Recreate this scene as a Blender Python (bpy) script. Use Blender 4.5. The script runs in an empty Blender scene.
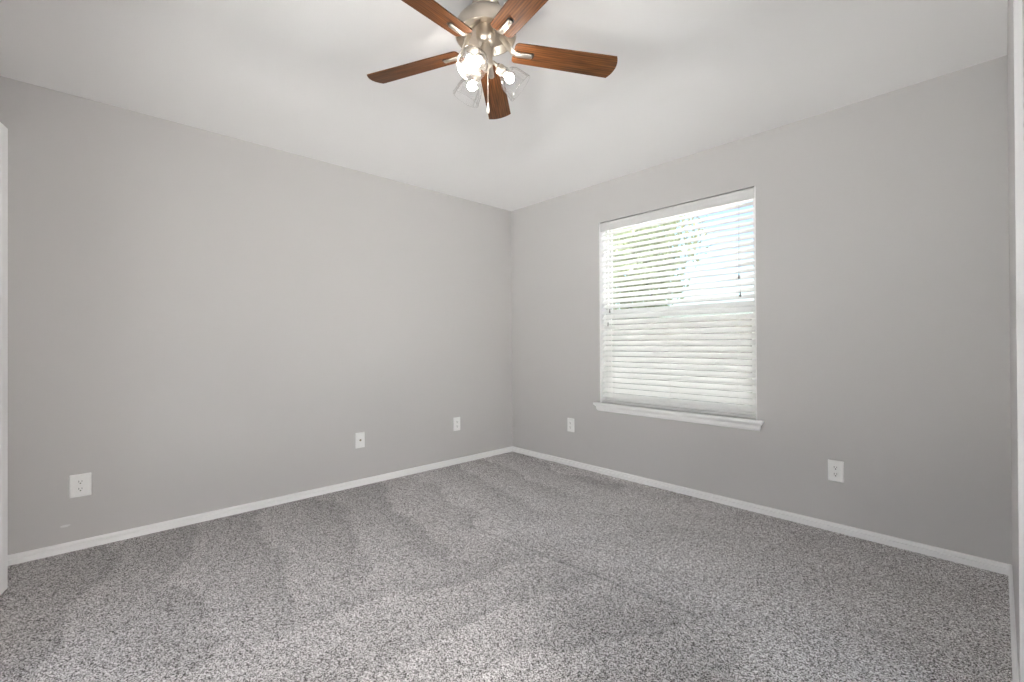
import bpy, bmesh, math, random
from mathutils import Vector, Matrix

R = math.radians
sc = bpy.context.scene
COL = sc.collection
random.seed(7)

# ------------------------------------------------------------------ camera
# world: room corner (left wall / window wall) at the origin, left wall x = 0,
# window wall y = 0, room in x > 0, y < 0, metres, carpet at z = 0
cam = bpy.data.cameras.new('camera')
camo = bpy.data.objects.new('camera', cam)
COL.objects.link(camo)
cam.sensor_width = 36.0
cam.lens = 455.0 / 1024.0 * 36.0
cam.clip_start = 0.02
camo.location = (3.3857, -3.1595, 1.0975)
camo.rotation_euler = (Matrix.Rotation(R(46.961), 3, 'Z') @ Matrix.Rotation(R(90.268), 3, 'X') @ Matrix.Rotation(R(-0.267), 3, 'Z')).to_euler()
sc.camera = camo

# ------------------------------------------------------------------ sky, sun, exposure
world = bpy.data.worlds.new('sky')
sc.world = world
world.use_nodes = True
wn = world.node_tree.nodes
wl = world.node_tree.links
wn.clear()
sky = wn.new('ShaderNodeTexSky')
sky.sky_type = 'NISHITA'
sky.sun_disc = False
sky.sun_elevation = R(50)
sky.sun_rotation = R(200)
sky.air_density = 1.0
sky.dust_density = 0.4
sky.ozone_density = 1.5
bgn = wn.new('ShaderNodeBackground')
bgn.inputs['Strength'].default_value = 0.37
wout = wn.new('ShaderNodeOutputWorld')
wl.new(sky.outputs['Color'], bgn.inputs['Color'])
wl.new(bgn.outputs['Background'], wout.inputs['Surface'])

sun = bpy.data.lights.new('sun', 'SUN')
sun.energy = 80.0
sun.angle = R(1)
sun.color = (1.0, 0.985, 0.96)
suno = bpy.data.objects.new('sun', sun)
COL.objects.link(suno)
suno.rotation_euler = (R(3), R(-38), 0)       # high sun from the left, along the window wall

BULB = 190.0                                    # strength of the fan's bulbs
HALL = 115.0                                     # unseen fill lamp added in the hallway, watts

sc.view_settings.view_transform = 'Standard'
sc.view_settings.look = 'None'
sc.view_settings.exposure = -0.24
sc.view_settings.gamma = 1.0
sc.view_settings.use_curve_mapping = False
sc.cycles.max_bounces = 14
sc.cycles.diffuse_bounces = 8
sc.cycles.transparent_max_bounces = 24
sc.cycles.sample_clamp_indirect = 12.0
sc.cycles.caustics_reflective = False
sc.cycles.caustics_refractive = False
sc.cycles.use_denoising = True


# ------------------------------------------------------------------ materials
class NT:
    """tiny node-tree builder"""
    def __init__(s, name):
        s.m = bpy.data.materials.new(name)
        s.m.use_nodes = True
        s.t = s.m.node_tree
        s.n = s.t.nodes
        s.n.clear()
        s.out = s.add('ShaderNodeOutputMaterial')

    def add(s, typ, ins=None, **props):
        nd = s.n.new(typ)
        for k, v in props.items():
            setattr(nd, k, v)
        for k, v in (ins or {}).items():
            s.put(nd, k, v)
        return nd

    def put(s, nd, k, v):
        sock = nd.inputs[k]
        if isinstance(v, bpy.types.NodeSocket):
            s.t.links.new(v, sock)
        else:
            sock.default_value = v

    def coords(s, scale=(1, 1, 1), rot=(0, 0, 0), kind='Object'):
        tc = s.add('ShaderNodeTexCoord')
        mp = s.add('ShaderNodeMapping', {'Vector': tc.outputs[kind], 'Scale': scale, 'Rotation': rot})
        return mp.outputs['Vector']

    def ramp(s, fac, stops, interp='LINEAR'):
        r = s.add('ShaderNodeValToRGB', {'Fac': fac})
        r.color_ramp.interpolation = interp
        el = r.color_ramp.elements
        while len(el) < len(stops):
            el.new(0.5)
        for e, (p, c) in zip(el, stops):
            e.position = p
            e.color = (c[0], c[1], c[2], 1) if len(c) == 3 else c
        return r.outputs['Color']

    def math(s, op, a, b=0.0, c=0.0):
        nd = s.add('ShaderNodeMath', operation=op)
        s.put(nd, 0, a)
        s.put(nd, 1, b)
        s.put(nd, 2, c)
        return nd.outputs[0]

    def mix(s, fac, a, b, blend='MIX'):
        nd = s.add('ShaderNodeMix', data_type='RGBA', blend_type=blend)
        s.put(nd, 0, fac)
        for i, v in ((6, a), (7, b)):
            if isinstance(v, tuple) and len(v) == 3:
                v = (*v, 1)
            s.put(nd, i, v)
        return nd.outputs[2]

    def bump(s, h, strength=0.3, dist=0.01):
        return s.add('ShaderNodeBump', {'Height': h, 'Strength': strength, 'Distance': dist}).outputs['Normal']

    def bsdf(s, **k):
        b = s.add('ShaderNodeBsdfPrincipled')
        for kk, v in k.items():
            kk = kk.replace('_', ' ')
            if isinstance(v, tuple) and len(v) == 3:
                v = (*v, 1)
            s.put(b, kk, v)
        s.t.links.new(b.outputs[0], s.out.inputs[0])
        return s.m


def paint(name, col, rough=0.6, texture=0.12, scale=260, spec=0.3):
    a = NT(name)
    v = a.coords()
    n1 = a.add('ShaderNodeTexNoise', {'Vector': v, 'Scale': scale, 'Detail': 2.0}).outputs['Fac']
    n2 = a.add('ShaderNodeTexNoise', {'Vector': v, 'Scale': 1.3, 'Detail': 2.0}).outputs['Fac']
    c = a.mix(n2, tuple(x * 0.985 for x in col), tuple(min(1, x * 1.015) for x in col))
    return a.bsdf(Base_Color=c, Roughness=rough, Specular_IOR_Level=spec, Normal=a.bump(n1, texture, 0.002))


def wall_paint():
    """greige flat paint with light orange-peel, and one small patch of filler low on the long wall"""
    a = NT('wall_paint')
    v = a.coords()
    n1 = a.add('ShaderNodeTexNoise', {'Vector': v, 'Scale': 240.0, 'Detail': 2.0}).outputs['Fac']
    n2 = a.add('ShaderNodeTexNoise', {'Vector': v, 'Scale': 1.1, 'Detail': 2.0}).outputs['Fac']
    c = a.mix(n2, (0.508, 0.492, 0.488), (0.524, 0.508, 0.504))
    # scuff: a small flattened ellipse at y = -3.25, z = 0.158 on the wall x = 0
    mp = a.add('ShaderNodeMapping', {'Vector': a.add('ShaderNodeTexCoord').outputs['Object'],
                                     'Location': (0.0, 3.245 / 0.022, -0.139 / 0.008),
                                     'Scale': (8.0, 1 / 0.022, 1 / 0.008)})
    ln = a.add('ShaderNodeVectorMath', {0: mp.outputs[0]}, operation='LENGTH').outputs['Value']
    n3 = a.add('ShaderNodeTexNoise', {'Vector': v, 'Scale': 90.0}).outputs['Fac']
    f = a.math('ADD', ln, a.math('MULTIPLY', n3, 0.9))
    mask = a.ramp(f, [(0.0, (1, 1, 1)), (1.0, (1, 1, 1)), (1.0, (0, 0, 0))])
    f2 = a.math('LESS_THAN', f, 1.25)
    c = a.mix(a.math('MULTIPLY', f2, 0.55), c, (0.78, 0.78, 0.78))
    return a.bsdf(Base_Color=c, Roughness=0.55, Specular_IOR_Level=0.3, Normal=a.bump(n1, 0.10, 0.002))


def carpet_mat():
    a = NT('frieze_carpet')
    tc = a.add('ShaderNodeTexCoord').outputs['Object']
    warp = a.add('ShaderNodeTexNoise', {'Vector': tc, 'Scale': 150.0, 'Detail': 2.0}).outputs['Color']
    wv = a.add('ShaderNodeVectorMath', {0: warp, 1: (0.008, 0.008, 0.0)}, operation='MULTIPLY').outputs[0]
    v = a.add('ShaderNodeVectorMath', {0: tc, 1: wv}, operation='ADD').outputs[0]
    vo = a.add('ShaderNodeTexVoronoi', {'Vector': v, 'Scale': 335.0}, feature='F1')
    rnd = a.add('ShaderNodeSeparateColor', {'Color': vo.outputs['Color']}).outputs[0]
    vo2 = a.add('ShaderNodeTexVoronoi', {'Vector': v, 'Scale': 640.0}, feature='F1')
    rnd2 = a.add('ShaderNodeSeparateColor', {'Color': vo2.outputs['Color']}).outputs[1]
    f = a.math('ADD', a.math('MULTIPLY', rnd, 0.72), a.math('MULTIPLY', rnd2, 0.28))
    yarn = a.ramp(f, [(0.20, (0.030, 0.024, 0.021)), (0.32, (0.140, 0.124, 0.116)),
                      (0.43, (0.410, 0.390, 0.386)), (0.60, (0.640, 0.618, 0.618)),
                      (0.76, (0.930, 0.905, 0.905))])
    # vacuum strokes: the nap lies one way or the other along each pass of the cleaner
    sep = a.add('ShaderNodeSeparateXYZ', {'Vector': tc})
    big = a.add('ShaderNodeTexNoise', {'Vector': tc, 'Scale': 1.7, 'Detail': 3.0}).outputs['Fac']
    big0 = a.math('SUBTRACT', big, 0.5)
    # saw-edged passes: along x left of x = 1.5, along y right of it; smoother nap beyond the seam at y = -1.45
    X, Y = sep.outputs[0], sep.outputs[1]

    def saw(p, q, k, freq, amp):
        u = a.math('ADD', a.math('MULTIPLY', a.math('ADD', p, a.math('MULTIPLY', q, k)), freq), a.math('MULTIPLY', big0, amp))
        fr = a.math('FRACT', u)
        return a.ramp(fr, [(0.0, (0, 0, 0)), (0.10, (1, 1, 1)), (0.75, (0.35, 0.35, 0.35)), (1.0, (0, 0, 0))])

    def step(v, e0, e1):
        return a.add('ShaderNodeMapRange', {0: v, 1: e0, 2: e1}).outputs[0]

    sA = saw(Y, X, 0.18, 2.6, 1.6)
    sB = saw(X, Y, -0.22, 2.9, 1.4)
    sC = saw(Y, X, -0.9, 1.9, 2.2)
    fx = step(a.math('ADD', X, a.math('MULTIPLY', big0, 0.9)), 1.35, 1.55)
    fy = step(a.math('ADD', Y, a.math('MULTIPLY', big0, 0.10)), -1.46, -1.44)
    st = a.mix(fx, sA, sB)
    st = a.mix(a.math('MULTIPLY', fy, fx), st, a.mix(0.6, sC, (0.6, 0.6, 0.6)))
    stq = a.add('ShaderNodeMapRange', {0: st, 1: 0.0, 2: 1.0, 3: 0.87, 4: 1.06}).outputs[0]
    patch = a.add('ShaderNodeMapRange', {0: big, 1: 0.3, 2: 0.7, 3: 0.92, 4: 1.06}).outputs[0]
    # the seam where two passes meet: nap parted along a thin wandering line
    n4 = a.add('ShaderNodeTexNoise', {'Vector': tc, 'Scale': 9.0, 'Detail': 3.0}).outputs['Fac']
    sd = a.math('ABSOLUTE', a.math('ADD', a.math('ADD', Y, a.math('MULTIPLY', X, -0.085)), a.math('ADD', a.math('MULTIPLY', n4, 0.05), 1.557)))
    sm = a.add('ShaderNodeMapRange', {0: sd, 1: 0.004, 2: 0.016, 3: 1.0, 4: 0.0}).outputs[0]
    sm = a.math('MULTIPLY', sm, a.math('MULTIPLY', step(X, 1.0, 1.5), step(X, 2.7, 2.4)))
    seam = a.math('SUBTRACT', 1.0, a.math('MULTIPLY', sm, a.math('MULTIPLY', n4, 0.5)))
    nap_light = a.math('ADD', 0.90, a.math('MULTIPLY', step(a.math('ADD', Y, a.math('MULTIPLY', big0, 0.5)), -1.7, -1.25), 0.22))  # nap tone, plus missing light painted in: paler carpet toward the window wall
    lane = a.math('MULTIPLY', a.math('MULTIPLY', stq, a.math('MULTIPLY', patch, nap_light)), seam)
    comb = a.add('ShaderNodeCombineColor', {0: lane, 1: lane, 2: lane}).outputs[0]
    col = a.mix(1.0, yarn, comb, 'MULTIPLY')
    h = a.math('ADD', a.math('MULTIPLY', vo.outputs['Distance'], -1.0), a.math('MULTIPLY', rnd, 0.6))
    return a.bsdf(Base_Color=col, Roughness=0.95, Specular_IOR_Level=0.05, Normal=a.bump(h, 0.6, 0.004))


def nickel(name='brushed_nickel', col=(0.53, 0.475, 0.41), rough=0.33):
    a = NT(name)
    n = a.add('ShaderNodeTexNoise', {'Vector': a.coords((6, 6, 300)), 'Scale': 3.0, 'Detail': 3.0}).outputs['Fac']
    r = a.add('ShaderNodeMapRange', {0: n, 3: rough - 0.06, 4: rough + 0.08}).outputs[0]
    return a.bsdf(Base_Color=col, Metallic=1.0, Roughness=r, Normal=a.bump(n, 0.05, 0.001))


def wood_mat():
    a = NT('walnut_blade')
    v = a.coords((1.6, 22, 10))
    n = a.add('ShaderNodeTexNoise', {'Vector': v, 'Scale': 3.0, 'Detail': 6.0, 'Roughness': 0.6}).outputs['Fac']
    w = a.add('ShaderNodeTexWave', {'Vector': a.coords((0.8, 13, 4)), 'Scale': 2.0, 'Distortion': 5.0, 'Detail': 3.0},
              wave_type='BANDS', bands_direction='Y').outputs['Fac']
    f = a.math('ADD', a.math('MULTIPLY', n, 0.86), a.math('MULTIPLY', w, 0.14))
    c = a.ramp(f, [(0.28, (0.034, 0.013, 0.005)), (0.5, (0.105, 0.038, 0.012)), (0.72, (0.20, 0.078, 0.025))])
    return a.bsdf(Base_Color=c, Roughness=0.5, Specular_IOR_Level=0.18, Normal=a.bump(n, 0.06, 0.002))


def thin_glass(name, tint=(0.96, 0.98, 0.97), gloss=0.5, base=0.03, rough=0.02, seeds=False, edge=None):
    a = NT(name)
    lw = a.add('ShaderNodeLayerWeight', {'Blend': 0.35}).outputs['Fresnel']
    f = a.add('ShaderNodeMapRange', {0: lw, 3: base, 4: gloss}).outputs[0]
    tr = a.add('ShaderNodeBsdfTransparent', {'Color': (*tint, 1)})
    if edge is not None:                     # light crossing the wall of the glass at a slant is dimmed more
        fc = a.add('ShaderNodeLayerWeight', {'Blend': 0.5}).outputs['Facing']
        e = edge
        a.put(tr, 'Color', a.ramp(fc, [(0.0, tint), (0.72, tint), (1.0, (e, e, e))]))
    gl = a.add('ShaderNodeBsdfGlossy', {'Color': (1, 1, 1, 1), 'Roughness': rough})
    if seeds:
        nz = a.add('ShaderNodeTexNoise', {'Vector': a.coords(), 'Scale': 60.0}).outputs['Fac']
        a.put(gl, 'Normal', a.bump(nz, 0.15, 0.003))
    mx = a.add('ShaderNodeMixShader', {0: f, 1: tr.outputs[0], 2: gl.outputs[0]})
    a.t.links.new(mx.outputs[0], a.out.inputs[0])
    return a.m


def screen_mat():
    """woven insect screen: fine grey mesh, mostly open"""
    a = NT('insect_screen')
    tr = a.add('ShaderNodeBsdfTransparent')
    df = a.add('ShaderNodeBsdfDiffuse', {'Color': (0.62, 0.62, 0.62, 1)})
    mx = a.add('ShaderNodeMixShader', {0: 0.36, 1: tr.outputs[0], 2: df.outputs[0]})
    a.t.links.new(mx.outputs[0], a.out.inputs[0])
    return a.m


def emit(name, col, st):
    a = NT(name)
    e = a.add('ShaderNodeEmission', {'Color': (*col, 1), 'Strength': st})
    a.t.links.new(e.outputs[0], a.out.inputs[0])
    return a.m


def plain(name, col, rough=0.5, spec=0.4, metal=0.0, nscale=40, var=0.04, bump=0.03):
    a = NT(name)
    n = a.add('ShaderNodeTexNoise', {'Vector': a.coords(), 'Scale': nscale, 'Detail': 3.0}).outputs['Fac']
    c = a.mix(n, tuple(x * (1 - var) for x in col), tuple(min(1, x * (1 + var)) for x in col))
    return a.bsdf(Base_Color=c, Roughness=rough, Specular_IOR_Level=spec, Metallic=metal, Normal=a.bump(n, bump, 0.002))


def slat_mat():
    a = NT('white_faux_wood')
    n = a.add('ShaderNodeTexNoise', {'Vector': a.coords((2, 60, 60)), 'Scale': 3.0}).outputs['Fac']
    c = a.mix(n, (0.91, 0.905, 0.895), (0.94, 0.935, 0.925))
    b = a.add('ShaderNodeBsdfPrincipled', {'Base Color': c, 'Roughness': 0.38, 'Specular IOR Level': 0.45})
    t = a.add('ShaderNodeBsdfTranslucent', {'Color': (0.96, 0.955, 0.945, 1)})
    mx = a.add('ShaderNodeMixShader', {0: 0.50, 1: b.outputs[0], 2: t.outputs[0]})
    a.t.links.new(mx.outputs[0], a.out.inputs[0])
    return a.m


def leaf_mat(name, dark, light):
    a = NT(name)
    n = a.add('ShaderNodeTexNoise', {'Vector': a.coords(), 'Scale': 1.4, 'Detail': 4.0}).outputs['Fac']
    c = a.ramp(n, [(0.3, dark), (0.7, light)])
    return a.bsdf(Base_Color=c, Roughness=0.6)


def cedar_mat():
    a = NT('weathered_cedar')
    n = a.add('ShaderNodeTexNoise', {'Vector': a.coords((7, 7, 0.6)), 'Scale': 3.0, 'Detail': 4.0}).outputs['Fac']
    c = a.ramp(n, [(0.3, (0.22, 0.180, 0.150)), (0.7, (0.29, 0.240, 0.205))])
    return a.bsdf(Base_Color=c, Roughness=0.85, Normal=a.bump(n, 0.2, 0.01))


M = dict(
    wall=wall_paint(),
    ceil=paint('ceiling_paint', (0.785, 0.770, 0.767), 0.75, 0.22, 200, 0.2),
    trim=paint('white_trim_paint', (0.88, 0.872, 0.868), 0.32, 0.02, 120, 0.45),
    door=paint('white_door_paint', (0.80, 0.795, 0.79), 0.35, 0.03, 120, 0.45),
    vinyl=plain('white_vinyl', (0.86, 0.86, 0.85), 0.3, 0.5),
    carpet=carpet_mat(),
    nickel=nickel(),
    satin=nickel('satin_nickel', (0.46, 0.42, 0.37), 0.5),
    dark_metal=plain('dark_bronze', (0.035, 0.03, 0.028), 0.4, 0.4, 0.6),
    wood=wood_mat(),
    shade=thin_glass('clear_shade_glass', (0.985, 0.985, 0.985), 0.30, 0.012, 0.06, seeds=True, edge=0.78),
    bulbglass=emit('lit_bulb', (1.0, 0.94, 0.87), BULB),
    pane=thin_glass('window_glass', (0.95, 0.97, 0.96), 0.5, 0.02, 0.0),
    screen=screen_mat(),
    slat=slat_mat(),
    valance=plain('valance_white', (0.64, 0.635, 0.63), 0.4, 0.4),
    cord=plain('white_cord', (0.80, 0.79, 0.77), 0.8, 0.2),
    tassel=plain('cord_tassel', (0.30, 0.29, 0.28), 0.5),
    plate=plain('white_plastic', (0.84, 0.835, 0.825), 0.3, 0.5),
    slot=plain('socket_black', (0.02, 0.02, 0.02), 0.6),
    brass=plain('coax_brass', (0.35, 0.31, 0.24), 0.35, 0.5, 0.8),
    cream=plain('cream_fob', (0.85, 0.80, 0.72), 0.4),
    leaf=leaf_mat('tree_leaves', (0.34, 0.38, 0.21), (0.52, 0.55, 0.35)),
    bark=plain('tree_bark', (0.16, 0.12, 0.09), 0.9, 0.1, 0, 12, 0.3, 0.3),
    lawn=leaf_mat('lawn_grass', (0.045, 0.046, 0.034), (0.07, 0.07, 0.052)),
    cedar=cedar_mat(),
    stucco=plain('bounce_stucco', (0.80, 0.795, 0.79), 0.9, 0.1, 0, 30, 0.04, 0.3),  # this and the next two: pale surfaces added outdoors to bounce sunlight
    concrete=plain('bounce_concrete', (0.70, 0.695, 0.69), 0.9, 0.1, 0, 8, 0.08, 0.2),
    patio=plain('bounce_patio', (0.82, 0.815, 0.81), 0.9, 0.1, 0, 8, 0.06, 0.2),
    shingle=plain('roof_shingle', (0.20, 0.18, 0.17), 0.9, 0.1, 0, 8, 0.2, 0.3),
)


# ------------------------------------------------------------------ mesh helpers
def link(name, bm, mat, parent=None, smooth=None, bevel=None, kind=None):
    me = bpy.data.meshes.new(name)
    bmesh.ops.recalc_face_normals(bm, faces=bm.faces)
    if smooth:
        for f in bm.faces:
            f.smooth = True
    bm.to_mesh(me)
    bm.free()
    me.materials.append(mat)
    o = bpy.data.objects.new(name, me)
    COL.objects.link(o)
    if parent:
        o.parent = parent
    if bevel:
        b = o.modifiers.new('bevel', 'BEVEL')
        b.width = bevel
        b.segments = 3
        b.limit_method = 'ANGLE'
        b.angle_limit = R(35)
    if smooth == 'auto':
        es = o.modifiers.new('edges', 'EDGE_SPLIT')
        es.split_angle = R(35)
    if kind:
        o['kind'] = kind
    return o


def struct(name, bm, mat, parent=None, **k):
    return link(name, bm, mat, parent, kind=None if parent else 'structure', **k)


def box(bm, x0, x1, y0, y1, z0, z1, mtx=None):
    vs = [bm.verts.new((x, y, z)) for x in (x0, x1) for y in (y0, y1) for z in (z0, z1)]
    if mtx is not None:
        for v in vs:
            v.co = mtx @ v.co
    for q in ((0, 1, 3, 2), (4, 6, 7, 5), (0, 4, 5, 1), (2, 3, 7, 6), (0, 2, 6, 4), (1, 5, 7, 3)):
        bm.faces.new([vs[i] for i in q])
    return vs


def lathe(bm, prof, seg=40, mtx=None, close=False):
    """prof: list of (r, z) swept about z"""
    rings = []
    for r, z in prof:
        if r < 1e-5:
            v = bm.verts.new((0, 0, z))
            rings.append([v] * seg)
        else:
            rings.append([bm.verts.new((r * math.cos(2 * math.pi * i / seg), r * math.sin(2 * math.pi * i / seg), z)) for i in range(seg)])
    if mtx is not None:
        for v in {v for rg in rings for v in rg}:
            v.co = mtx @ v.co
    prs = list(zip(rings, rings[1:]))
    if close:
        prs.append((rings[-1], rings[0]))
    for a, b in prs:
        for i in range(seg):
            q = [a[i], a[(i + 1) % seg], b[(i + 1) % seg], b[i]]
            u = []
            for v in q:
                if v not in u:
                    u.append(v)
            if len(u) >= 3:
                try:
                    bm.faces.new(u)
                except ValueError:
                    pass


def tube(bm, pts, r, seg=10, caps=True):
    pts = [Vector(p) for p in pts]
    rings = []
    up = Vector((0, 0, 1))
    for i, p in enumerate(pts):
        d = (pts[min(i + 1, len(pts) - 1)] - pts[max(i - 1, 0)]).normalized()
        s = d.cross(up)
        if s.length < 1e-3:
            s = Vector((1, 0, 0))
        s.normalize()
        t = s.cross(d)
        rr = r[i] if isinstance(r, (list, tuple)) else r
        rings.append([bm.verts.new(p + (s * math.cos(2 * math.pi * k / seg) + t * math.sin(2 * math.pi * k / seg)) * rr) for k in range(seg)])
    for a, b in zip(rings, rings[1:]):
        for k in range(seg):
            bm.faces.new([a[k], a[(k + 1) % seg], b[(k + 1) % seg], b[k]])
    if caps:
        bm.faces.new(rings[0])
        bm.faces.new(rings[-1])


def prism(bm, outline, z0, z1, mtx=None):
    a = [bm.verts.new((x, y, z0)) for x, y in outline]
    b = [bm.verts.new((x, y, z1)) for x, y in outline]
    if mtx is not None:
        for v in a + b:
            v.co = mtx @ v.co
    n = len(a)
    bm.faces.new(a)
    bm.faces.new(b)
    for i in range(n):
        bm.faces.new([a[i], a[(i + 1) % n], b[(i + 1) % n], b[i]])


def thing(name, label, cat, loc=(0, 0, 0), rz=0.0, group=None):
    o = bpy.data.objects.new(name, None)
    o.empty_display_size = 0.05
    COL.objects.link(o)
    o.location = loc
    o.rotation_euler = (0, 0, rz)
    o['label'] = label
    o['category'] = cat
    if group:
        o['group'] = group
    return o


BM = bmesh.new

# ------------------------------------------------------------------ the room shell
RX, RY, RZ = 3.420, -3.49, 2.44          # room size, wall height
TH = 0.13                                # wall thickness
WX0, WX1, WZ0, WZ1 = 1.084, 2.316, 0.595, 2.109      # window opening

bm = BM()
box(bm, -TH, RX + TH, RY - TH, TH, -0.30, 0.0)
struct('floor', bm, M['carpet'])

bm = BM()
box(bm, -TH, 0, RY - TH, TH, 0, RZ + 0.02)
struct('wall_left', bm, M['wall'])

# window wall with its opening: one mesh of four blocks
bm = BM()
box(bm, 0, WX0, 0, TH, 0, RZ + 0.02)
box(bm, WX1, RX + TH, 0, TH, 0, RZ + 0.02)
box(bm, WX0, WX1, 0, TH, 0, WZ0)
box(bm, WX0, WX1, 0, TH, WZ1, RZ + 0.02)
struct('wall_right', bm, M['wall'])

# side wall beside the camera, with the open doorway the photographer stands in, unseen, added for light
DY0, DY1, DH = -3.40, -2.60, 2.05
bm = BM()
SY0, SY1, SZ0, SZ1 = -1.85, -1.20, 0.06, 2.30        # tall window added in the side wall for fill daylight
box(bm, RX, RX + TH, SY1, 0, 0, RZ + 0.40)
box(bm, RX, RX + TH, DY1, SY0, 0, RZ + 0.40)
box(bm, RX, RX + TH, SY0, SY1, 0, SZ0)
box(bm, RX, RX + TH, SY0, SY1, SZ1, RZ + 0.40)
box(bm, RX, RX + TH, RY - TH, DY0, 0, RZ + 0.40)
box(bm, RX, RX + TH, DY0, DY1, DH, RZ + 0.40)
struct('wall_side', bm, M['wall'])

# rear wall with a closet opening
CX0, CX1, CH = 0.06, 0.80, 2.08
bm = BM()
RX0, RX1, RZ0, RZ1 = 1.10, 3.00, 0.06, 2.10         # unseen door-height window added in the rear wall for fill daylight
box(bm, CX1, RX0, RY - TH, RY, 0, RZ + 0.40)
box(bm, RX1, RX, RY - TH, RY, 0, RZ + 0.40)
box(bm, RX0, RX1, RY - TH, RY, 0, RZ0)
box(bm, RX0, RX1, RY - TH, RY, RZ1, RZ + 0.40)
box(bm, 0, CX0, RY - TH, RY, 0, RZ + 0.40)
box(bm, CX0, CX1, RY - TH, RY, CH, RZ + 0.40)
struct('wall_rear', bm, M['wall'])
bm = BM()
box(bm, CX0 - 0.3, CX1 + 0.2, RY - TH - 0.66, RY - TH - 0.60, 0, RZ)
box(bm, CX0 - 0.36, CX0 - 0.3, RY - TH - 0.66, RY - TH, 0, RZ)
box(bm, CX1 + 0.2, CX1 + 0.26, RY - TH - 0.66, RY - TH, 0, RZ)
box(bm, CX0 - 0.36, CX1 + 0.26, RY - TH - 0.66, RY - TH, RZ, RZ + 0.05)
box(bm, CX0 - 0.36, CX1 + 0.26, RY - TH - 0.66, RY - TH, -0.05, 0)
struct('wall_closet', bm, M['wall'])

# vaulted ceiling: slopes rise from the two outer walls (left and window wall) to a flat centre
S, H = 0.60, 0.264
RT = RZ + H                              # flat ceiling height; side and rear walls run up to it
bm = BM()
xs = (-TH, 0, S, RX + TH)
ys = (TH, 0, -S, RY - TH)
P = {}
def cv(x, y, z):
    k = (round(x, 4), round(y, 4), round(z, 4))
    if k not in P:
        P[k] = bm.verts.new((x, y, z))
    return P[k]
E = RX + TH
F = RY - TH
bm.faces.new([cv(0, 0, RZ), cv(0, F, RZ), cv(S, F, RT), cv(S, -S, RT)])             # slope over the left wall
bm.faces.new([cv(0, 0, RZ), cv(S, -S, RT), cv(E, -S, RT), cv(E, 0, RZ)])            # slope over the window wall
bm.faces.new([cv(S, -S, RT), cv(S, F, RT), cv(E, F, RT), cv(E, -S, RT)])            # flat
soft = [e for e in bm.edges if all(abs(v.co.z - RT) < 1e-4 for v in e.verts) and len(e.link_faces) == 2]
bmesh.ops.bevel(bm, geom=soft, offset=0.14, segments=10, profile=0.5, affect='EDGES')
# top slab, so the ceiling is a closed body
box(bm, -TH, E, F, TH, RT + 0.03, RT + 0.12)
box(bm, -TH, -0.0, F, TH, RZ + 0.02, RT + 0.03)
box(bm, 0.0, E, 0.0, TH, RZ + 0.02, RT + 0.03)
ceil = struct('ceiling', bm, M['ceil'], smooth='auto')

# unseen hallway beyond the doorway, added with a lamp to brighten the room
HX = RX + TH
bm = BM()
box(bm, HX + 1.15, HX + 1.25, -4.3, -2.52, 0, RZ)
box(bm, HX, HX + 1.25, -4.4, -4.3, 0, RZ)
box(bm, HX, HX + 1.25, -2.52, -2.46, 0, RZ)
struct('wall_hall', bm, M['wall'])
bm = BM()
box(bm, HX, HX + 1.25, -4.4, -2.46, RZ, RZ + 0.1)
struct('ceiling_hall', bm, M['ceil'])
bm = BM()
box(bm, HX, HX + 1.25, -4.4, -2.46, -0.12, 0)
struct('floor_hall', bm, M['carpet'])
hl = bpy.data.lights.new('hall_fill_lamp', 'AREA')  # out-of-view lamp added to fill the room through the doorway
hl.shape = 'DISK'
hl.size = 0.35
hl.energy = HALL
hl.color = (1.0, 0.96, 0.92)
hlo = bpy.data.objects.new('hall_fill_lamp', hl)
COL.objects.link(hlo)
hlo.location = (HX + 0.6, -3.0, RZ - 0.02)


# baseboards: stepped profile (distance from wall, height) run along each wall with mitred ends
BPROF = [(0, 0), (0.0125, 0), (0.0125, 0.026), (0.0120, 0.0270), (0.0010, 0.0272), (0.0010, 0.0350), (0.0115, 0.0352),
         (0.0115, 0.0365), (0.0105, 0.0445), (0.0085, 0.0480), (0.0050, 0.0500), (0, 0.0505)]


def baseboard(name, p0, p1, nrm, m0=1, m1=1):
    p0, p1, nrm = Vector((*p0, 0)), Vector((*p1, 0)), Vector((*nrm, 0))
    d = (p1 - p0).normalized()
    b = BM()
    A = [b.verts.new(p0 + nrm * q + d * q * m0 + Vector((0, 0, z))) for q, z in BPROF]
    B = [b.verts.new(p1 + nrm * q - d * q * m1 + Vector((0, 0, z))) for q, z in BPROF]
    n = len(A)
    for k in range(n):
        b.faces.new([A[k], A[(k + 1) % n], B[(k + 1) % n], B[k]])
    b.faces.new(A)
    b.faces.new(B)
    return struct(name, b, M['trim'])


baseboard('baseboard_left', (0, RY), (0, 0), (1, 0))
baseboard('baseboard_right', (0, 0), (RX, 0), (0, -1))
baseboard('baseboard_side', (RX, 0), (RX, DY1 + 0.06), (-1, 0), 1, 0)
baseboard('baseboard_rear', (CX1 + 0.06, RY), (RX, RY), (0, 1), 0, 1)

# door casing of the doorway beside the camera
bm = BM()
box(bm, RX - 0.016, RX, DY1, DY1 + 0.057, 0, DH + 0.057)
box(bm, RX - 0.016, RX, DY0 - 0.057, DY0, 0, DH + 0.057)
box(bm, RX - 0.016, RX, DY0, DY1, DH, DH + 0.057)
struct('trim_1', bm, M['trim'], bevel=0.004)
# closet casing
bm = BM()
box(bm, CX1, CX1 + 0.057, RY, RY + 0.016, 0, CH + 0.057)
box(bm, 0.003, CX0, RY, RY + 0.016, 0, CH + 0.057)
box(bm, CX0, CX1, RY, RY + 0.016, CH, CH + 0.057)
struct('trim_2', bm, M['trim'], bevel=0.004)

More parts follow.
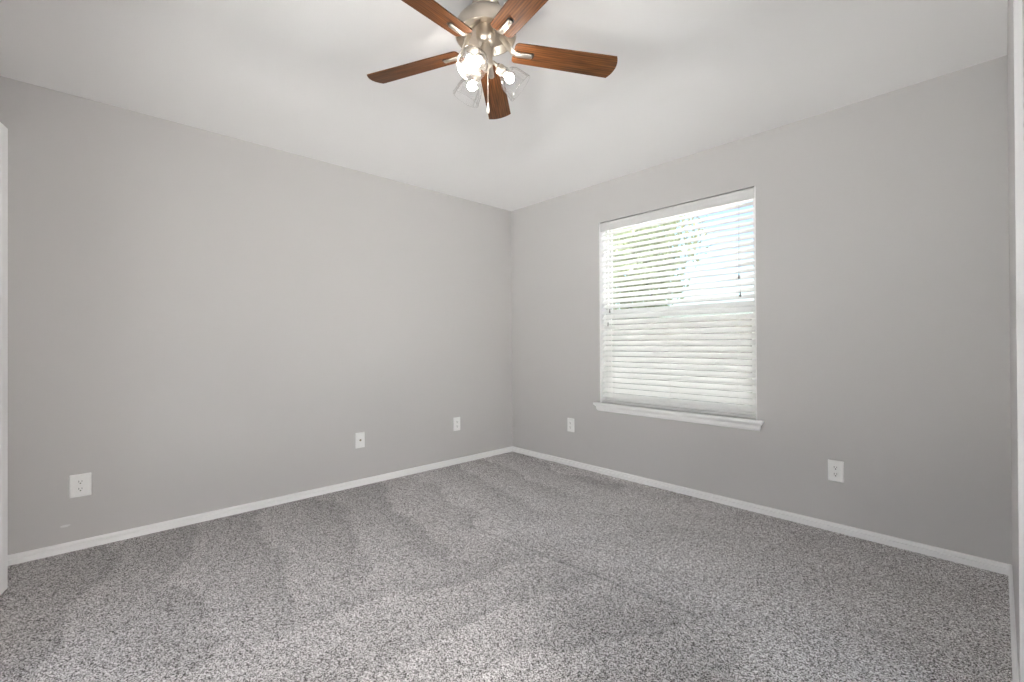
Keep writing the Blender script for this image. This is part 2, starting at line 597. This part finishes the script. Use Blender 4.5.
# ------------------------------------------------------------------ bifold closet door, one fold standing into the room
door = bpy.data.objects.new('door_1', None)
COL.objects.link(door)
door.location = (CX1, RY - 0.02, 0)
door['kind'] = 'structure'
Z0D, Z1D = 0.034, 2.052


def door_leaf(p0, p1, side):
    """a panelled leaf between two floor points, thickness to the far side"""
    p0, p1 = Vector((*p0, 0)), Vector((*p1, 0))
    L = (p1 - p0).length
    ang = math.atan2(p1.y - p0.y, p1.x - p0.x)
    mt = Matrix.Translation(p0 - Vector(door.location)) @ Matrix.Rotation(ang, 4, 'Z')
    b = BM()
    t = 0.034 * side
    st = 0.07
    zs = [(Z0D, Z0D + 0.16), (0.98, 1.10), (Z1D - 0.11, Z1D)]
    y0, y1 = min(0, t), max(0, t)
    box(b, 0.002, st, y0, y1, Z0D, Z1D, mt)
    box(b, L - st, L - 0.002, y0, y1, Z0D, Z1D, mt)
    for a_, c_ in zs:
        box(b, st, L - st, y0, y1, a_, c_, mt)
    for (a_, c_) in ((Z0D + 0.16, 0.98), (1.10, Z1D - 0.11)):
        box(b, st, L - st, y0 + 0.008, y1 - 0.008, a_, c_, mt)
        box(b, st + 0.03, L - st - 0.03, y0 + 0.003, y1 - 0.003, a_ + 0.03, c_ - 0.03, mt)
    return struct('door_leaf', b, M['door'], door, bevel=0.003), mt, L


FOLD = (0.412, -3.413)
leafA, mA, LA = door_leaf((CX1 - 0.004, RY - 0.01), FOLD, 1)
leafB, mB, LB = door_leaf((FOLD[0] - 0.003, FOLD[1] - 0.001), (CX0 + 0.004, RY - 0.012), 1)
bm = BM()
lathe(bm, [(0, 0), (0.011, 0), (0.008, 0.012), (0.016, 0.02), (0.018, 0.028), (0.012, 0.036), (0, 0.038)], 24,
      mA @ Matrix.Translation((LA * 0.35, 0, 0.92)) @ Matrix.Rotation(R(90), 4, 'X'))
struct('door_knob', bm, M['nickel'], leafA, smooth=True)

# ------------------------------------------------------------------ window_1
win = bpy.data.objects.new('window_1', None)
COL.objects.link(win)
win.location = (WX0, 0, WZ0)
win['kind'] = 'structure'
WW, WH = WX1 - WX0, WZ1 - WZ0


def frame_boxes(b, x0, x1, z0, z1, y0, y1, w):
    box(b, x0, x0 + w, y0, y1, z0, z1)
    box(b, x1 - w, x1, y0, y1, z0, z1)
    box(b, x0 + w, x1 - w, y0, y1, z0, z0 + w)
    box(b, x0 + w, x1 - w, y0, y1, z1 - w, z1)


bm = BM()                                            # white jamb lining of the reveal
box(bm, 0, 0.008, 0.004, TH, 0, WH)
box(bm, WW - 0.008, WW, 0.004, TH, 0, WH)
box(bm, 0.008, WW - 0.008, 0.067, TH, WH - 0.008, WH)
struct('window_jamb', bm, M['trim'], win)
bm = BM()
frame_boxes(bm, 0.008, WW - 0.008, 0.002, WH - 0.008, 0.080, 0.128, 0.020)
struct('window_frame', bm, M['vinyl'], win, bevel=0.003)
MR = 0.735                                           # meeting rail height above the sill
bm = BM()
frame_boxes(bm, 0.028, WW - 0.028, MR - 0.012, WH - 0.028, 0.106, 0.124, 0.026)
us = struct('upper_sash', bm, M['vinyl'], win, bevel=0.003)
bm = BM()
box(bm, 0.054, WW - 0.054, 0.113, 0.117, MR + 0.014, WH - 0.054)
struct('window_pane', bm, M['pane'], us)
bm = BM()
frame_boxes(bm, 0.028, WW - 0.028, 0.022, MR + 0.018, 0.086, 0.104, 0.030)
ls = struct('lower_sash', bm, M['vinyl'], win, bevel=0.003)
bm = BM()
box(bm, 0.058, WW - 0.058, 0.093, 0.097, 0.052, MR - 0.012)
struct('window_pane', bm, M['pane'], ls)
bm = BM()
box(bm, 0.028, WW - 0.028, 0.1265, 0.1275, 0.022, MR)
struct('insect_screen', bm, M['screen'], win)

# stool and apron below the blind
bm = BM()
y_n = -0.042
prof = [(0.078, 0), (0.078, -0.019), (y_n + 0.004, -0.019), (y_n, -0.014), (y_n, -0.005), (y_n + 0.004, 0)]
x0, x1 = -0.042, WW + 0.042
for q in (0,):
    A = [bm.verts.new((x0 if y < 0 else -0.0, y, z)) for y, z in prof]
    B = [bm.verts.new((x1 if y < 0 else WW, y, z)) for y, z in prof]
# room-side ears run past the opening; the inner part stops at the jambs
bm.free()
bm = BM()
box(bm, 0.0085, WW - 0.0085, 0.0, 0.079, -0.0185, 0.0)
box(bm, x0, x1, y_n, 0.0, -0.019, 0.0)
struct('window_stool', bm, M['trim'], win, bevel=0.005)
bm = BM()
ap = [(0, -0.0195), (-0.030, -0.0195), (-0.028, -0.026), (-0.018, -0.034), (-0.015, -0.055), (-0.009, -0.066), (-0.006, -0.070), (0, -0.070)]
A = [bm.verts.new((x0 + 0.030 + y * 0.9, y, z)) for y, z in ap]
B = [bm.verts.new((x1 - 0.030 - y * 0.9, y, z)) for y, z in ap]
n = len(ap)
for k in range(n):
    bm.faces.new([A[k], A[(k + 1) % n], B[(k + 1) % n], B[k]])
bm.faces.new(A)
bm.faces.new(B)
struct('window_apron', bm, M['trim'], win)

# windows added in the side and rear walls to bring fill daylight in
def added_window(name, loc, rz, w, h):
    wn_ = bpy.data.objects.new(name, None)
    COL.objects.link(wn_)
    wn_.location = loc
    wn_.rotation_euler = (0, 0, rz)
    wn_['kind'] = 'structure'
    b = BM()
    frame_boxes(b, 0.0, w, 0.0, h, 0.080, 0.128, 0.035)
    box(b, 0.035, w - 0.035, 0.082, 0.126, h / 2 - 0.02, h / 2 + 0.02)
    f = struct('window_frame', b, M['vinyl'], wn_, bevel=0.003)
    b = BM()
    box(b, 0.035, w - 0.035, 0.102, 0.106, 0.035, h - 0.035)
    struct('window_pane', b, M['pane'], f)
    b = BM()
    box(b, 0.002, w - 0.002, 0.002, 0.078, -0.001, 0.018)
    struct('window_stool', b, M['trim'], wn_, bevel=0.004)


# local y points out of the room
added_window('added_window_side', (RX, SY1, SZ0), R(-90), SY1 - SY0, SZ1 - SZ0)
added_window('added_window_rear', (RX1, RY, RZ0), R(180), RX1 - RX0, RZ1 - RZ0)

# ------------------------------------------------------------------ horizontal blind
blind = thing('window_blind', 'white two-inch horizontal blind with tilted slats, hanging inside the window', 'blind',
              (WX0, 0, WZ1))
BX0, BX1 = 0.012, WW - 0.012
bm = BM()                                            # valance: a moulded board in front of the head rail
vp = [(0.004, -0.010), (0.0015, -0.016), (0.0035, -0.026), (0.0035, -0.062), (0.0015, -0.070), (0.004, -0.078), (0.014, -0.078), (0.014, -0.010)]
A = [bm.verts.new((BX0, y, z)) for y, z in vp]
B = [bm.verts.new((BX1, y, z)) for y, z in vp]
for k in range(len(vp)):
    bm.faces.new([A[k], A[(k + 1) % len(vp)], B[(k + 1) % len(vp)], B[k]])
bm.faces.new(A)
bm.faces.new(B)
link('valance', bm, M['valance'], blind)
bm = BM()
box(bm, BX0, BX1, 0.0145, 0.066, -0.052, -0.003)
link('head_rail', bm, M['valance'], blind, bevel=0.003)
YC, TILT, PITCH = 0.042, R(43), 0.0437
z_top, z_bot = -0.098, -(WH - 0.030)
nsl = int((z_top - z_bot - 0.02) / PITCH) + 1
bm = BM()
for k in range(nsl):
    zc = z_top - k * PITCH
    mt = Matrix.Translation((0, YC, zc)) @ Matrix.Rotation(TILT + R(random.uniform(-1.5, 1.5)), 4, 'X')
    w, t, crown = 0.025, 0.0014, 0.0012
    sec = [(-w, -t), (-w * 0.5, -t + crown * 0.7), (0, -t + crown), (w * 0.5, -t + crown * 0.7), (w, -t),
           (w, t), (w * 0.5, t + crown * 0.7), (0, t + crown), (-w * 0.5, t + crown * 0.7), (-w, t)]
    A = [bm.verts.new(mt @ Vector((BX0, y, z))) for y, z in sec]
    B = [bm.verts.new(mt @ Vector((BX1, y, z))) for y, z in sec]
    for q in range(len(sec)):
        bm.faces.new([A[q], A[(q + 1) % len(sec)], B[(q + 1) % len(sec)], B[q]])
    bm.faces.new(A)
    bm.faces.new(B)
link('slat_panel', bm, M['slat'], blind)
bm = BM()
box(bm, BX0, BX1, YC - 0.025, YC + 0.025, -(WH - 0.002), -(WH - 0.018))
link('bottom_rail', bm, M['slat'], blind, bevel=0.003)
for fx in (0.095, 0.50, 0.905):
    x = BX0 + (BX1 - BX0) * fx
    bm = BM()
    for yy in (YC - 0.0235, YC + 0.0235):
        tube(bm, [(x, yy, -0.055), (x, yy, -(WH - 0.012))], 0.0009, 6)
    tube(bm, [(x + 0.012, YC - 0.0250, -0.055), (x + 0.012, YC - 0.0250, -(WH - 0.014))], 0.0008, 6)
    link('ladder_cord', bm, M['cord'], blind)


def pull_cord(name, xs, zs):
    for x, zt in zip(xs, zs):
        b = BM()
        tube(b, [(x, 0.006, -0.079), (x, 0.004, zt * 0.5), (x, 0.006, zt)], 0.0011, 6)
        c = link(name, b, M['cord'], blind)
        b = BM()
        lathe(b, [(0, 0.004), (0.0035, 0.002), (0.0045, -0.010), (0.0068, -0.024), (0.0062, -0.030), (0, -0.031)], 16,
              Matrix.Translation((x, 0.006, zt)))
        link('tassel', b, M['tassel'], c, smooth=True)


pull_cord('tilt_cord', (0.100, 0.083), (-0.735, -0.845))
pull_cord('lift_cord', (WW - 0.108, WW - 0.100), (-0.560, -0.680))

# ------------------------------------------------------------------ ceiling fan
FX, FY, FZ = 1.7285, -1.7733, 2.499        # blade plane
CZ = RZ + H
fan = thing('ceiling_fan', 'five-blade brown wood ceiling fan with brushed nickel motor and three clear glass lights',
            'ceiling fan', (FX, FY, CZ))
DZ = FZ - CZ                             # blade plane in the fan's own coordinates
VA = math.atan2(0.7314, 0.682)           # angle of the camera's right axis in the world


def ang(deg):
    return VA + R(deg)


bm = BM()
lathe(bm, [(0, 0), (0.066, 0), (0.068, -0.005), (0.064, -0.016), (0.050, -0.026), (0.030, -0.030), (0, -0.030)], 40)
link('canopy', bm, M['nickel'], fan, smooth='auto')
bm = BM()
tube(bm, [(0, 0, -0.028), (0, 0, DZ + 0.160)], 0.0135, 20)
lathe(bm, [(0, 0.196), (0.024, 0.195), (0.028, 0.188), (0.028, 0.164), (0, 0.164)], 28, Matrix.Translation((0, 0, DZ)))
link('downrod', bm, M['dark_metal'], fan, smooth='auto')
bm = BM()
lathe(bm, [(0, 0.166), (0.030, 0.166), (0.055, 0.163), (0.090, 0.153), (0.117, 0.138), (0.134, 0.118), (0.143, 0.100), (0.1455, 0.078), (0.1450, 0.056),
           (0.1430, 0.050), (0.1380, 0.050), (0.1340, 0.058), (0.120, 0.082), (0.090, 0.092), (0, 0.092)], 64, Matrix.Translation((0, 0, DZ)))
motor = link('motor_housing', bm, M['nickel'], fan, smooth='auto')
bm = BM()
lathe(bm, [(0.0, 0.095), (0.047, 0.095), (0.0485, 0.088), (0.0475, 0.068), (0.0445, 0.045), (0.036, 0.027), (0.024, 0.020), (0, 0.019)], 48,
      Matrix.Translation((0, 0, DZ)))
link('switch_housing', bm, M['nickel'], fan, smooth='auto')
# light kit stem and finial below it
bm = BM()
lathe(bm, [(0, 0.022), (0.020, 0.022), (0.020, 0.006), (0.030, 0.000), (0.032, -0.006), (0.032, -0.078), (0.028, -0.090), (0.018, -0.098),
           (0.010, -0.104), (0.009, -0.110), (0, -0.112)], 40, Matrix.Translation((0, 0, DZ)))
link('light_kit_stem', bm, M['satin'], fan, smooth='auto')


def blade_outline():
    rt, tip = 0.135, 0.668
    c0, c1 = 0.058, 0.069
    pts = []
    # root: rounded corners
    for k in range(6):
        t = R(180 + 90 * k / 5)
        pts.append((rt + 0.02 + 0.02 * math.cos(t), -c0 + 0.02 + 0.02 * math.sin(t)))
    # trailing edge to tip corner, arc tip, back along the leading edge
    for k in range(1, 6):
        f = k / 6
        pts.append((rt + (0.648 - rt) * f, -(c0 + (c1 - c0) * f)))
    for k in range(13):
        f = -1 + 2 * k / 12
        pts.append((0.648 + 0.022 * (1 - f * f), c1 * f))
    for k in range(5, 0, -1):
        f = k / 6
        pts.append((rt + (0.648 - rt) * f, (c0 + (c1 - c0) * f)))
    for k in range(6):
        t = R(90 + 90 * k / 5)
        pts.append((rt + 0.02 + 0.02 * math.cos(t), c0 - 0.02 + 0.02 * math.sin(t)))
    return pts


bladeb = BM()
prism(bladeb, blade_outline(), -0.003, 0.003)
blade0 = link('fan_blade', bladeb, M['wood'], fan, bevel=0.0015)
ironb = BM()
# bracket: an arm from the flywheel dropping to the blade, and a rounded bar let into the blade's underside
segs = [(0.074, 0.085, 0.020), (0.092, 0.062, 0.021), (0.110, 0.030, 0.020), (0.130, 0.002, 0.018), (0.150, -0.007, 0.0155), (0.19, -0.008, 0.0145), (0.222, -0.008, 0.0135)]
prev = None
for i, (r, z, w) in enumerate(segs):
    h = 0.007 if i > 3 else 0.006
    ring = [ironb.verts.new((r, w * math.cos(2 * math.pi * k / 12), z + h * math.sin(2 * math.pi * k / 12))) for k in range(12)]
    if prev:
        for k in range(12):
            ironb.faces.new([prev[k], prev[(k + 1) % 12], ring[(k + 1) % 12], ring[k]])
    else:
        ironb.faces.new(ring)
    prev = ring
tipv = [ironb.verts.new((0.228, v.co.y * 0.75, -0.008 + (v.co.z + 0.008) * 0.7)) for v in prev]
for k in range(12):
    ironb.faces.new([prev[k], prev[(k + 1) % 12], tipv[(k + 1) % 12], tipv[k]])
ironb.faces.new(tipv)
iron0 = link('blade_bracket', ironb, M['nickel'], blade0, smooth=True)
slotb = BM()
so = [(0.215, -0.017)] + [(0.232 + 0.007 * math.cos(R(t)), 0.017 * math.sin(R(t))) for t in range(-90, 91, 20)] + [(0.215, 0.017)]
prism(slotb, so, -0.0038, -0.0030)
slot0 = link('bracket_slot', slotb, M['dark_metal'], blade0)
PIT = R(-11.9)
for k in range(5):
    a = R(60.6 + 72 * k)
    if k == 0:
        b, kids = blade0, []
    else:
        b = blade0.copy()
        COL.objects.link(b)
        b.parent = fan
        for ch in (iron0, slot0):
            c = ch.copy()
            COL.objects.link(c)
            c.parent = b
    b.location = (0, 0, DZ)
    b.rotation_euler = (Matrix.Rotation(a, 3, 'Z') @ Matrix.Rotation(PIT, 3, 'X')).to_euler()

# three lamps: curved arm, socket cup, clear glass shade, bulb
DOWN = R(39.3)
armb = BM()
pts = [(0.022, 0, -0.062), (0.036, 0, -0.062), (0.050, 0, -0.072), (0.060, 0, -0.085)]
tube(armb, pts, 0.0085, 14)
arm0 = link('lamp_arm', armb, M['satin'], fan, smooth=True)
AX = Matrix.Translation((0.0563, 0, -0.082)) @ Matrix.Rotation(R(90) + DOWN, 4, 'Y')     # local z = lamp axis
sockb = BM()
lathe(sockb, [(0, 0), (0.016, 0.0), (0.022, 0.006), (0.0245, 0.014), (0.0245, 0.034), (0.0225, 0.038), (0.016, 0.038), (0.016, 0.044), (0, 0.044)], 32, AX)
sock0 = link('lamp_socket', sockb, M['satin'], arm0, smooth='auto')
insb = BM()
lathe(insb, [(0, 0.0382), (0.0222, 0.0382), (0.0222, 0.0400), (0.0130, 0.0410), (0.0130, 0.0470), (0, 0.0470)], 32, AX)
ins0 = link('socket_insert', insb, M['dark_metal'], arm0, smooth='auto')
shb = BM()
outer = [(0.0250, 0.024), (0.0275, 0.034), (0.0310, 0.044), (0.0450, 0.055), (0.0550, 0.070), (0.0610, 0.090), (0.0650, 0.112), (0.0685, 0.134), (0.0710, 0.143)]
inner = [(r - 0.0022, z) for r, z in reversed(outer)]
lathe(shb, outer + [(0.0700, 0.1455)] + inner, 44, AX, close=True)
shade0 = link('lamp_shade', shb, M['shade'], arm0, smooth=True)
bub = BM()
lathe(bub, [(0, 0.044), (0.0095, 0.044), (0.0100, 0.0520), (0.0145, 0.0590), (0.0190, 0.0665), (0.0212, 0.0740), (0.0208, 0.0810), (0.0172, 0.0890), (0.0100, 0.0945), (0, 0.0960)], 20, AX)
bulb0 = link('light_bulb', bub, M['bulbglass'], arm0, smooth=True)
for k, d in enumerate((57.9, 177.9, 297.9)):
    if k == 0:
        b = arm0
    else:
        b = arm0.copy()
        COL.objects.link(b)
        b.parent = fan
        for ch in (sock0, ins0, shade0, bulb0):
            c = ch.copy()
            COL.objects.link(c)
            c.parent = b
    b.location = (0, 0, DZ)
    b.rotation_euler = (0, 0, R(d))


def chain(a_deg, r0, z0, r1, z1, fob):
    b = BM()
    ca, sa = math.cos(ang(a_deg)), math.sin(ang(a_deg))
    top = [(ca * r0, sa * r0, DZ + z0), (ca * (r0 + 0.008), sa * (r0 + 0.008), DZ + z0 - 0.004), (ca * r1, sa * r1, DZ + z0 - 0.014)]
    tube(b, top, 0.0022, 8)
    n = int((z0 - 0.014 - z1) / 0.0052)
    for q in range(n):                       # beads on a wire
        z = DZ + z0 - 0.014 - q * 0.0052
        bmesh.ops.create_icosphere(b, subdivisions=1, radius=0.0021, matrix=Matrix.Translation((ca * r1, sa * r1, z)))
    tube(b, [(ca * r1, sa * r1, DZ + z0 - 0.014), (ca * r1, sa * r1, DZ + z1)], 0.0012, 6)
    c = link('pull_chain', b, M['nickel'], fan, smooth=True)
    b = BM()
    L = fob
    lathe(b, [(0, 0.003), (0.0028, 0.001), (0.0042, -L * 0.2), (0.0062, -L * 0.55), (0.0068, -L * 0.82), (0.0050, -L), (0, -L)], 18,
          Matrix.Translation((ca * r1, sa * r1, DZ + z1)))
    link('chain_fob', b, M['cream'], c, smooth=True)


chain(285, 0.030, -0.055, 0.045, -0.284, 0.046)
chain(320, 0.046, 0.060, 0.058, -0.035, 0.022)


# ------------------------------------------------------------------ wall plates
def rounded_rect(w, h, r, n=5):
    pts = []
    for cx, cy, a0 in ((w / 2 - r, h / 2 - r, 0), (-w / 2 + r, h / 2 - r, 90), (-w / 2 + r, -h / 2 + r, 180), (w / 2 - r, -h / 2 + r, 270)):
        for k in range(n + 1):
            t = R(a0 + 90 * k / n)
            pts.append((cx + r * math.cos(t), cy + r * math.sin(t)))
    return pts


def plate_mesh(w, h):
    b = BM()
    rings = []
    for inset, z in ((0, 0), (0, 0.0022), (0.0012, 0.0042), (0.0040, 0.0058), (0.0065, 0.0062)):
        rings.append([b.verts.new((x, y, z)) for x, y in rounded_rect(w - 2 * inset, h - 2 * inset, 0.004)])
    n = len(rings[0])
    for p, q in zip(rings, rings[1:]):
        for k in range(n):
            b.faces.new([p[k], p[(k + 1) % n], q[(k + 1) % n], q[k]])
    b.faces.new(rings[0])
    b.faces.new(rings[-1])
    return b


def recept_mesh(cy):
    """the familiar face: a circle cut flat above and below"""
    b = BM()
    r = 0.0172
    pts = []
    for k in range(40):
        t = 2 * math.pi * k / 40
        pts.append((r * math.cos(t), cy + max(-0.0142, min(0.0142, r * math.sin(t)))))
    prism(b, pts, 0.0055, 0.0088)
    return b


def slots_mesh(cy):
    b = BM()
    box(b, -0.0075, -0.0052, cy - 0.001, cy + 0.0085, 0.0086, 0.0091)
    box(b, 0.0050, 0.0070, cy, cy + 0.0080, 0.0086, 0.0091)
    prism(b, [(0.0030 * math.cos(R(t)), cy - 0.0068 + (0.0030 * math.sin(R(t)) if t > 0 and t < 180 else -0.0026 * (1 if 180 <= t else 0))) for t in (0, 30, 60, 90, 120, 150, 180, 200, 340)], 0.0086, 0.0091)
    return b


def screw_mesh(cy):
    b = BM()
    lathe(b, [(0, 0.0060), (0.0034, 0.0060), (0.0034, 0.0072), (0.0022, 0.0080), (0, 0.0081)], 16, Matrix.Translation((0, cy, 0)))
    return b


def place_plate(t, pos, wall):
    """local x along the wall, y up, z out into the room"""
    t.location = pos
    t.rotation_euler = (R(90), 0, R(90)) if wall == 'left' else (R(90), 0, 0)





def outlet(pos, wall, label, w=0.078, h=0.122):
    t = thing('wall_outlet', label, 'outlet', group='duplex outlets on the walls')
    place_plate(t, pos, wall)
    link('cover_plate', plate_mesh(w, h), M['plate'], t)
    for cy in (0.0195, -0.0195):
        rc = link('receptacle', recept_mesh(cy), M['plate'], t, bevel=0.001)
        link('contact_slots', slots_mesh(cy), M['slot'], rc)
    link('screw', screw_mesh(0), M['plate'], t, smooth=True)
    return t


outlet((0, -3.186, 0.342), 'left', 'large white duplex outlet on the left wall, closest to the door edge', 0.088, 0.122)
outlet((0, -0.694, 0.362), 'left', 'small white duplex outlet on the left wall, closest to the room corner')
outlet((0.769, 0, 0.364), 'right', 'white duplex outlet on the window wall between the corner and the window')
outlet((2.737, 0, 0.351), 'right', 'white duplex outlet on the window wall, right of and below the window sill')

cx = thing('cable_plate', 'white coaxial cable plate low on the left wall, one dark jack in its centre', 'cable plate')
place_plate(cx, (0, -1.614, 0.352), 'left')
link('cover_plate', plate_mesh(0.074, 0.120), M['plate'], cx)
bm = BM()
lathe(bm, [(0, 0.0060), (0.0085, 0.0060), (0.0085, 0.0085), (0.0055, 0.0085), (0.0050, 0.0155), (0.0040, 0.0160), (0, 0.0160)], 6)
link('coax_jack', bm, M['brass'], cx)
for cy in (0.041, -0.041):
    link('screw', screw_mesh(cy), M['plate'], cx, smooth=True)

# ------------------------------------------------------------------ outdoors: seen between the slats, plus unseen added bounce surfaces
GZ = -0.25
bm = BM()
box(bm, -40, 40, -40, 45, GZ - 0.2, GZ)
struct('ground_lawn', bm, M['lawn'])

bm = BM()
box(bm, RX + TH + 0.02, 10.5, -9.0, 4.5, GZ - 0.05, GZ + 0.02)  # pale paving added outside both extra windows to throw sunlight indoors
box(bm, -4.0, RX + TH + 0.02, -9.0, RY - TH - 0.70, GZ - 0.05, GZ + 0.02)
struct('ground_bounce_drive', bm, M['concrete'])
house = thing('bounce_house', 'unseen pale stucco house added to bounce sunlight in through the side window', 'house', (9.3, -2.0, GZ))
bm = BM()
box(bm, 0, 6, -6, 5.5, 0, 3.1)  # sunlit reflector for the side window, added out of view
hw = link('wall', bm, M['stucco'], house)
bm = BM()
prism(bm, [(-0.4, 3.1), (6.4, 3.1), (3.0, 4.7)], -6.3, 5.8, Matrix(((1, 0, 0, 0), (0, 0, 1, 0), (0, 1, 0, 0), (0, 0, 0, 1))))
link('roof', bm, M['shingle'], house)
house = thing('bounce_outbuilding', 'unseen pale stucco outbuilding added to bounce light in through the rear window', 'outbuilding', (2.2, -8.6, GZ))
bm = BM()
box(bm, -6, 6.5, -3, 0, 0, 3.3)  # reflector for the rear window, added out of view
link('wall', bm, M['stucco'], house)
bm = BM()
prism(bm, [(-3.4, 3.3), (0.3, 3.3), (-1.5, 4.4)], -6.3, 6.8, Matrix(((0, 0, 1, 0), (1, 0, 0, 0), (0, 1, 0, 0), (0, 0, 0, 1))))
link('roof', bm, M['shingle'], house)

bm = BM()
box(bm, -4.0, RX + TH, TH + 0.02, 4.0, GZ - 0.05, GZ + 0.03)  # hidden pale ground added to bounce sun up onto the slats
struct('ground_bounce_patio', bm, M['patio'])

FYD = 7.2
fence = thing('wooden_fence', 'tan cedar privacy fence running across the yard outside the window', 'fence', (-3, FYD, GZ))
bm = BM()
x = -13.0
while x < 9.0:
    z1 = 1.95 + random.uniform(-0.012, 0.012)
    prism(bm, [(x, 0), (x + 0.138, 0), (x + 0.138, z1 - 0.03), (x + 0.11, z1), (x + 0.03, z1), (x, z1 - 0.03)], -0.009, 0.009,
          Matrix.Rotation(R(90), 4, 'X'))
    x += 0.143
link('picket_panel', bm, M['cedar'], fence)
for zz in (0.25, 0.95, 1.62):
    bm = BM()
    box(bm, -13, 9, 0.010, 0.048, zz, zz + 0.089)
    link('fence_rail', bm, M['cedar'], fence)
for k in range(9):
    bm = BM()
    box(bm, -12.9 + k * 2.4, -12.81 + k * 2.4, 0.049, 0.138, 0, 1.80)
    link('fence_post', bm, M['cedar'], fence)


def tree(name, label, loc, height, crown_r, crown_h, nleaf, mat, leaf=0.16, trunk_r=0.16):
    t = thing(name, label, 'tree', loc)
    b = BM()
    zc = height - crown_h
    tube(b, [(0, 0, 0), (0.05, 0.03, zc * 0.5), (-0.04, 0.05, zc), (0.1, 0, zc + crown_h * 0.55)], [trunk_r, trunk_r * 0.8, trunk_r * 0.7, trunk_r * 0.3], 10)
    for k in range(7):
        a = k * 2.4
        z = zc + crown_h * (0.1 + 0.07 * k)
        e = Vector((math.cos(a), math.sin(a), 0.55)) * crown_r * 0.7
        tube(b, [(0, 0.03, z), tuple(Vector((0, 0, z)) + e * 0.5 + Vector((0, 0, 0.1))), tuple(Vector((0, 0, z)) + e)], [trunk_r * 0.4, trunk_r * 0.25, trunk_r * 0.1], 6)
    link('trunk', b, M['bark'], t, smooth=True)
    b = BM()
    clumps = []
    for k in range(70):
        while True:
            p = Vector((random.uniform(-1, 1), random.uniform(-1, 1), random.uniform(-1, 1)))
            if p.length < 1:
                break
        p = p * 0.82
        clumps.append((Vector((p.x * crown_r, p.y * crown_r, zc + crown_h * 0.5 + p.z * crown_h * 0.5)), random.uniform(0.28, 0.5) * crown_r))
    for k in range(nleaf):
        c, r = random.choice(clumps)
        d = Vector((random.gauss(0, 1), random.gauss(0, 1), random.gauss(0, 1))).normalized()
        p = c + d * r * random.uniform(0.55, 1.0)
        n = (d + Vector((random.gauss(0, .5), random.gauss(0, .5), random.gauss(0, .5)))).normalized()
        s = n.orthogonal().normalized()
        s.rotate(Matrix.Rotation(random.uniform(0, 6.28), 3, n))
        u = n.cross(s)
        l = leaf * random.uniform(0.7, 1.2)
        vs = [b.verts.new(p + s * l), b.verts.new(p + u * l * 0.5 + n * l * 0.1), b.verts.new(p - s * l), b.verts.new(p - u * l * 0.5 + n * l * 0.1)]
        b.faces.new(vs)
    f = link('foliage', b, mat, t)
    f['kind'] = 'stuff'
    return t


tree('shade_tree', 'tall green leafy tree beyond the fence, filling the upper left of the window', (-6.6, 10.5, GZ), 8.4, 3.1, 7.4, 26000, M['leaf'], 0.11)
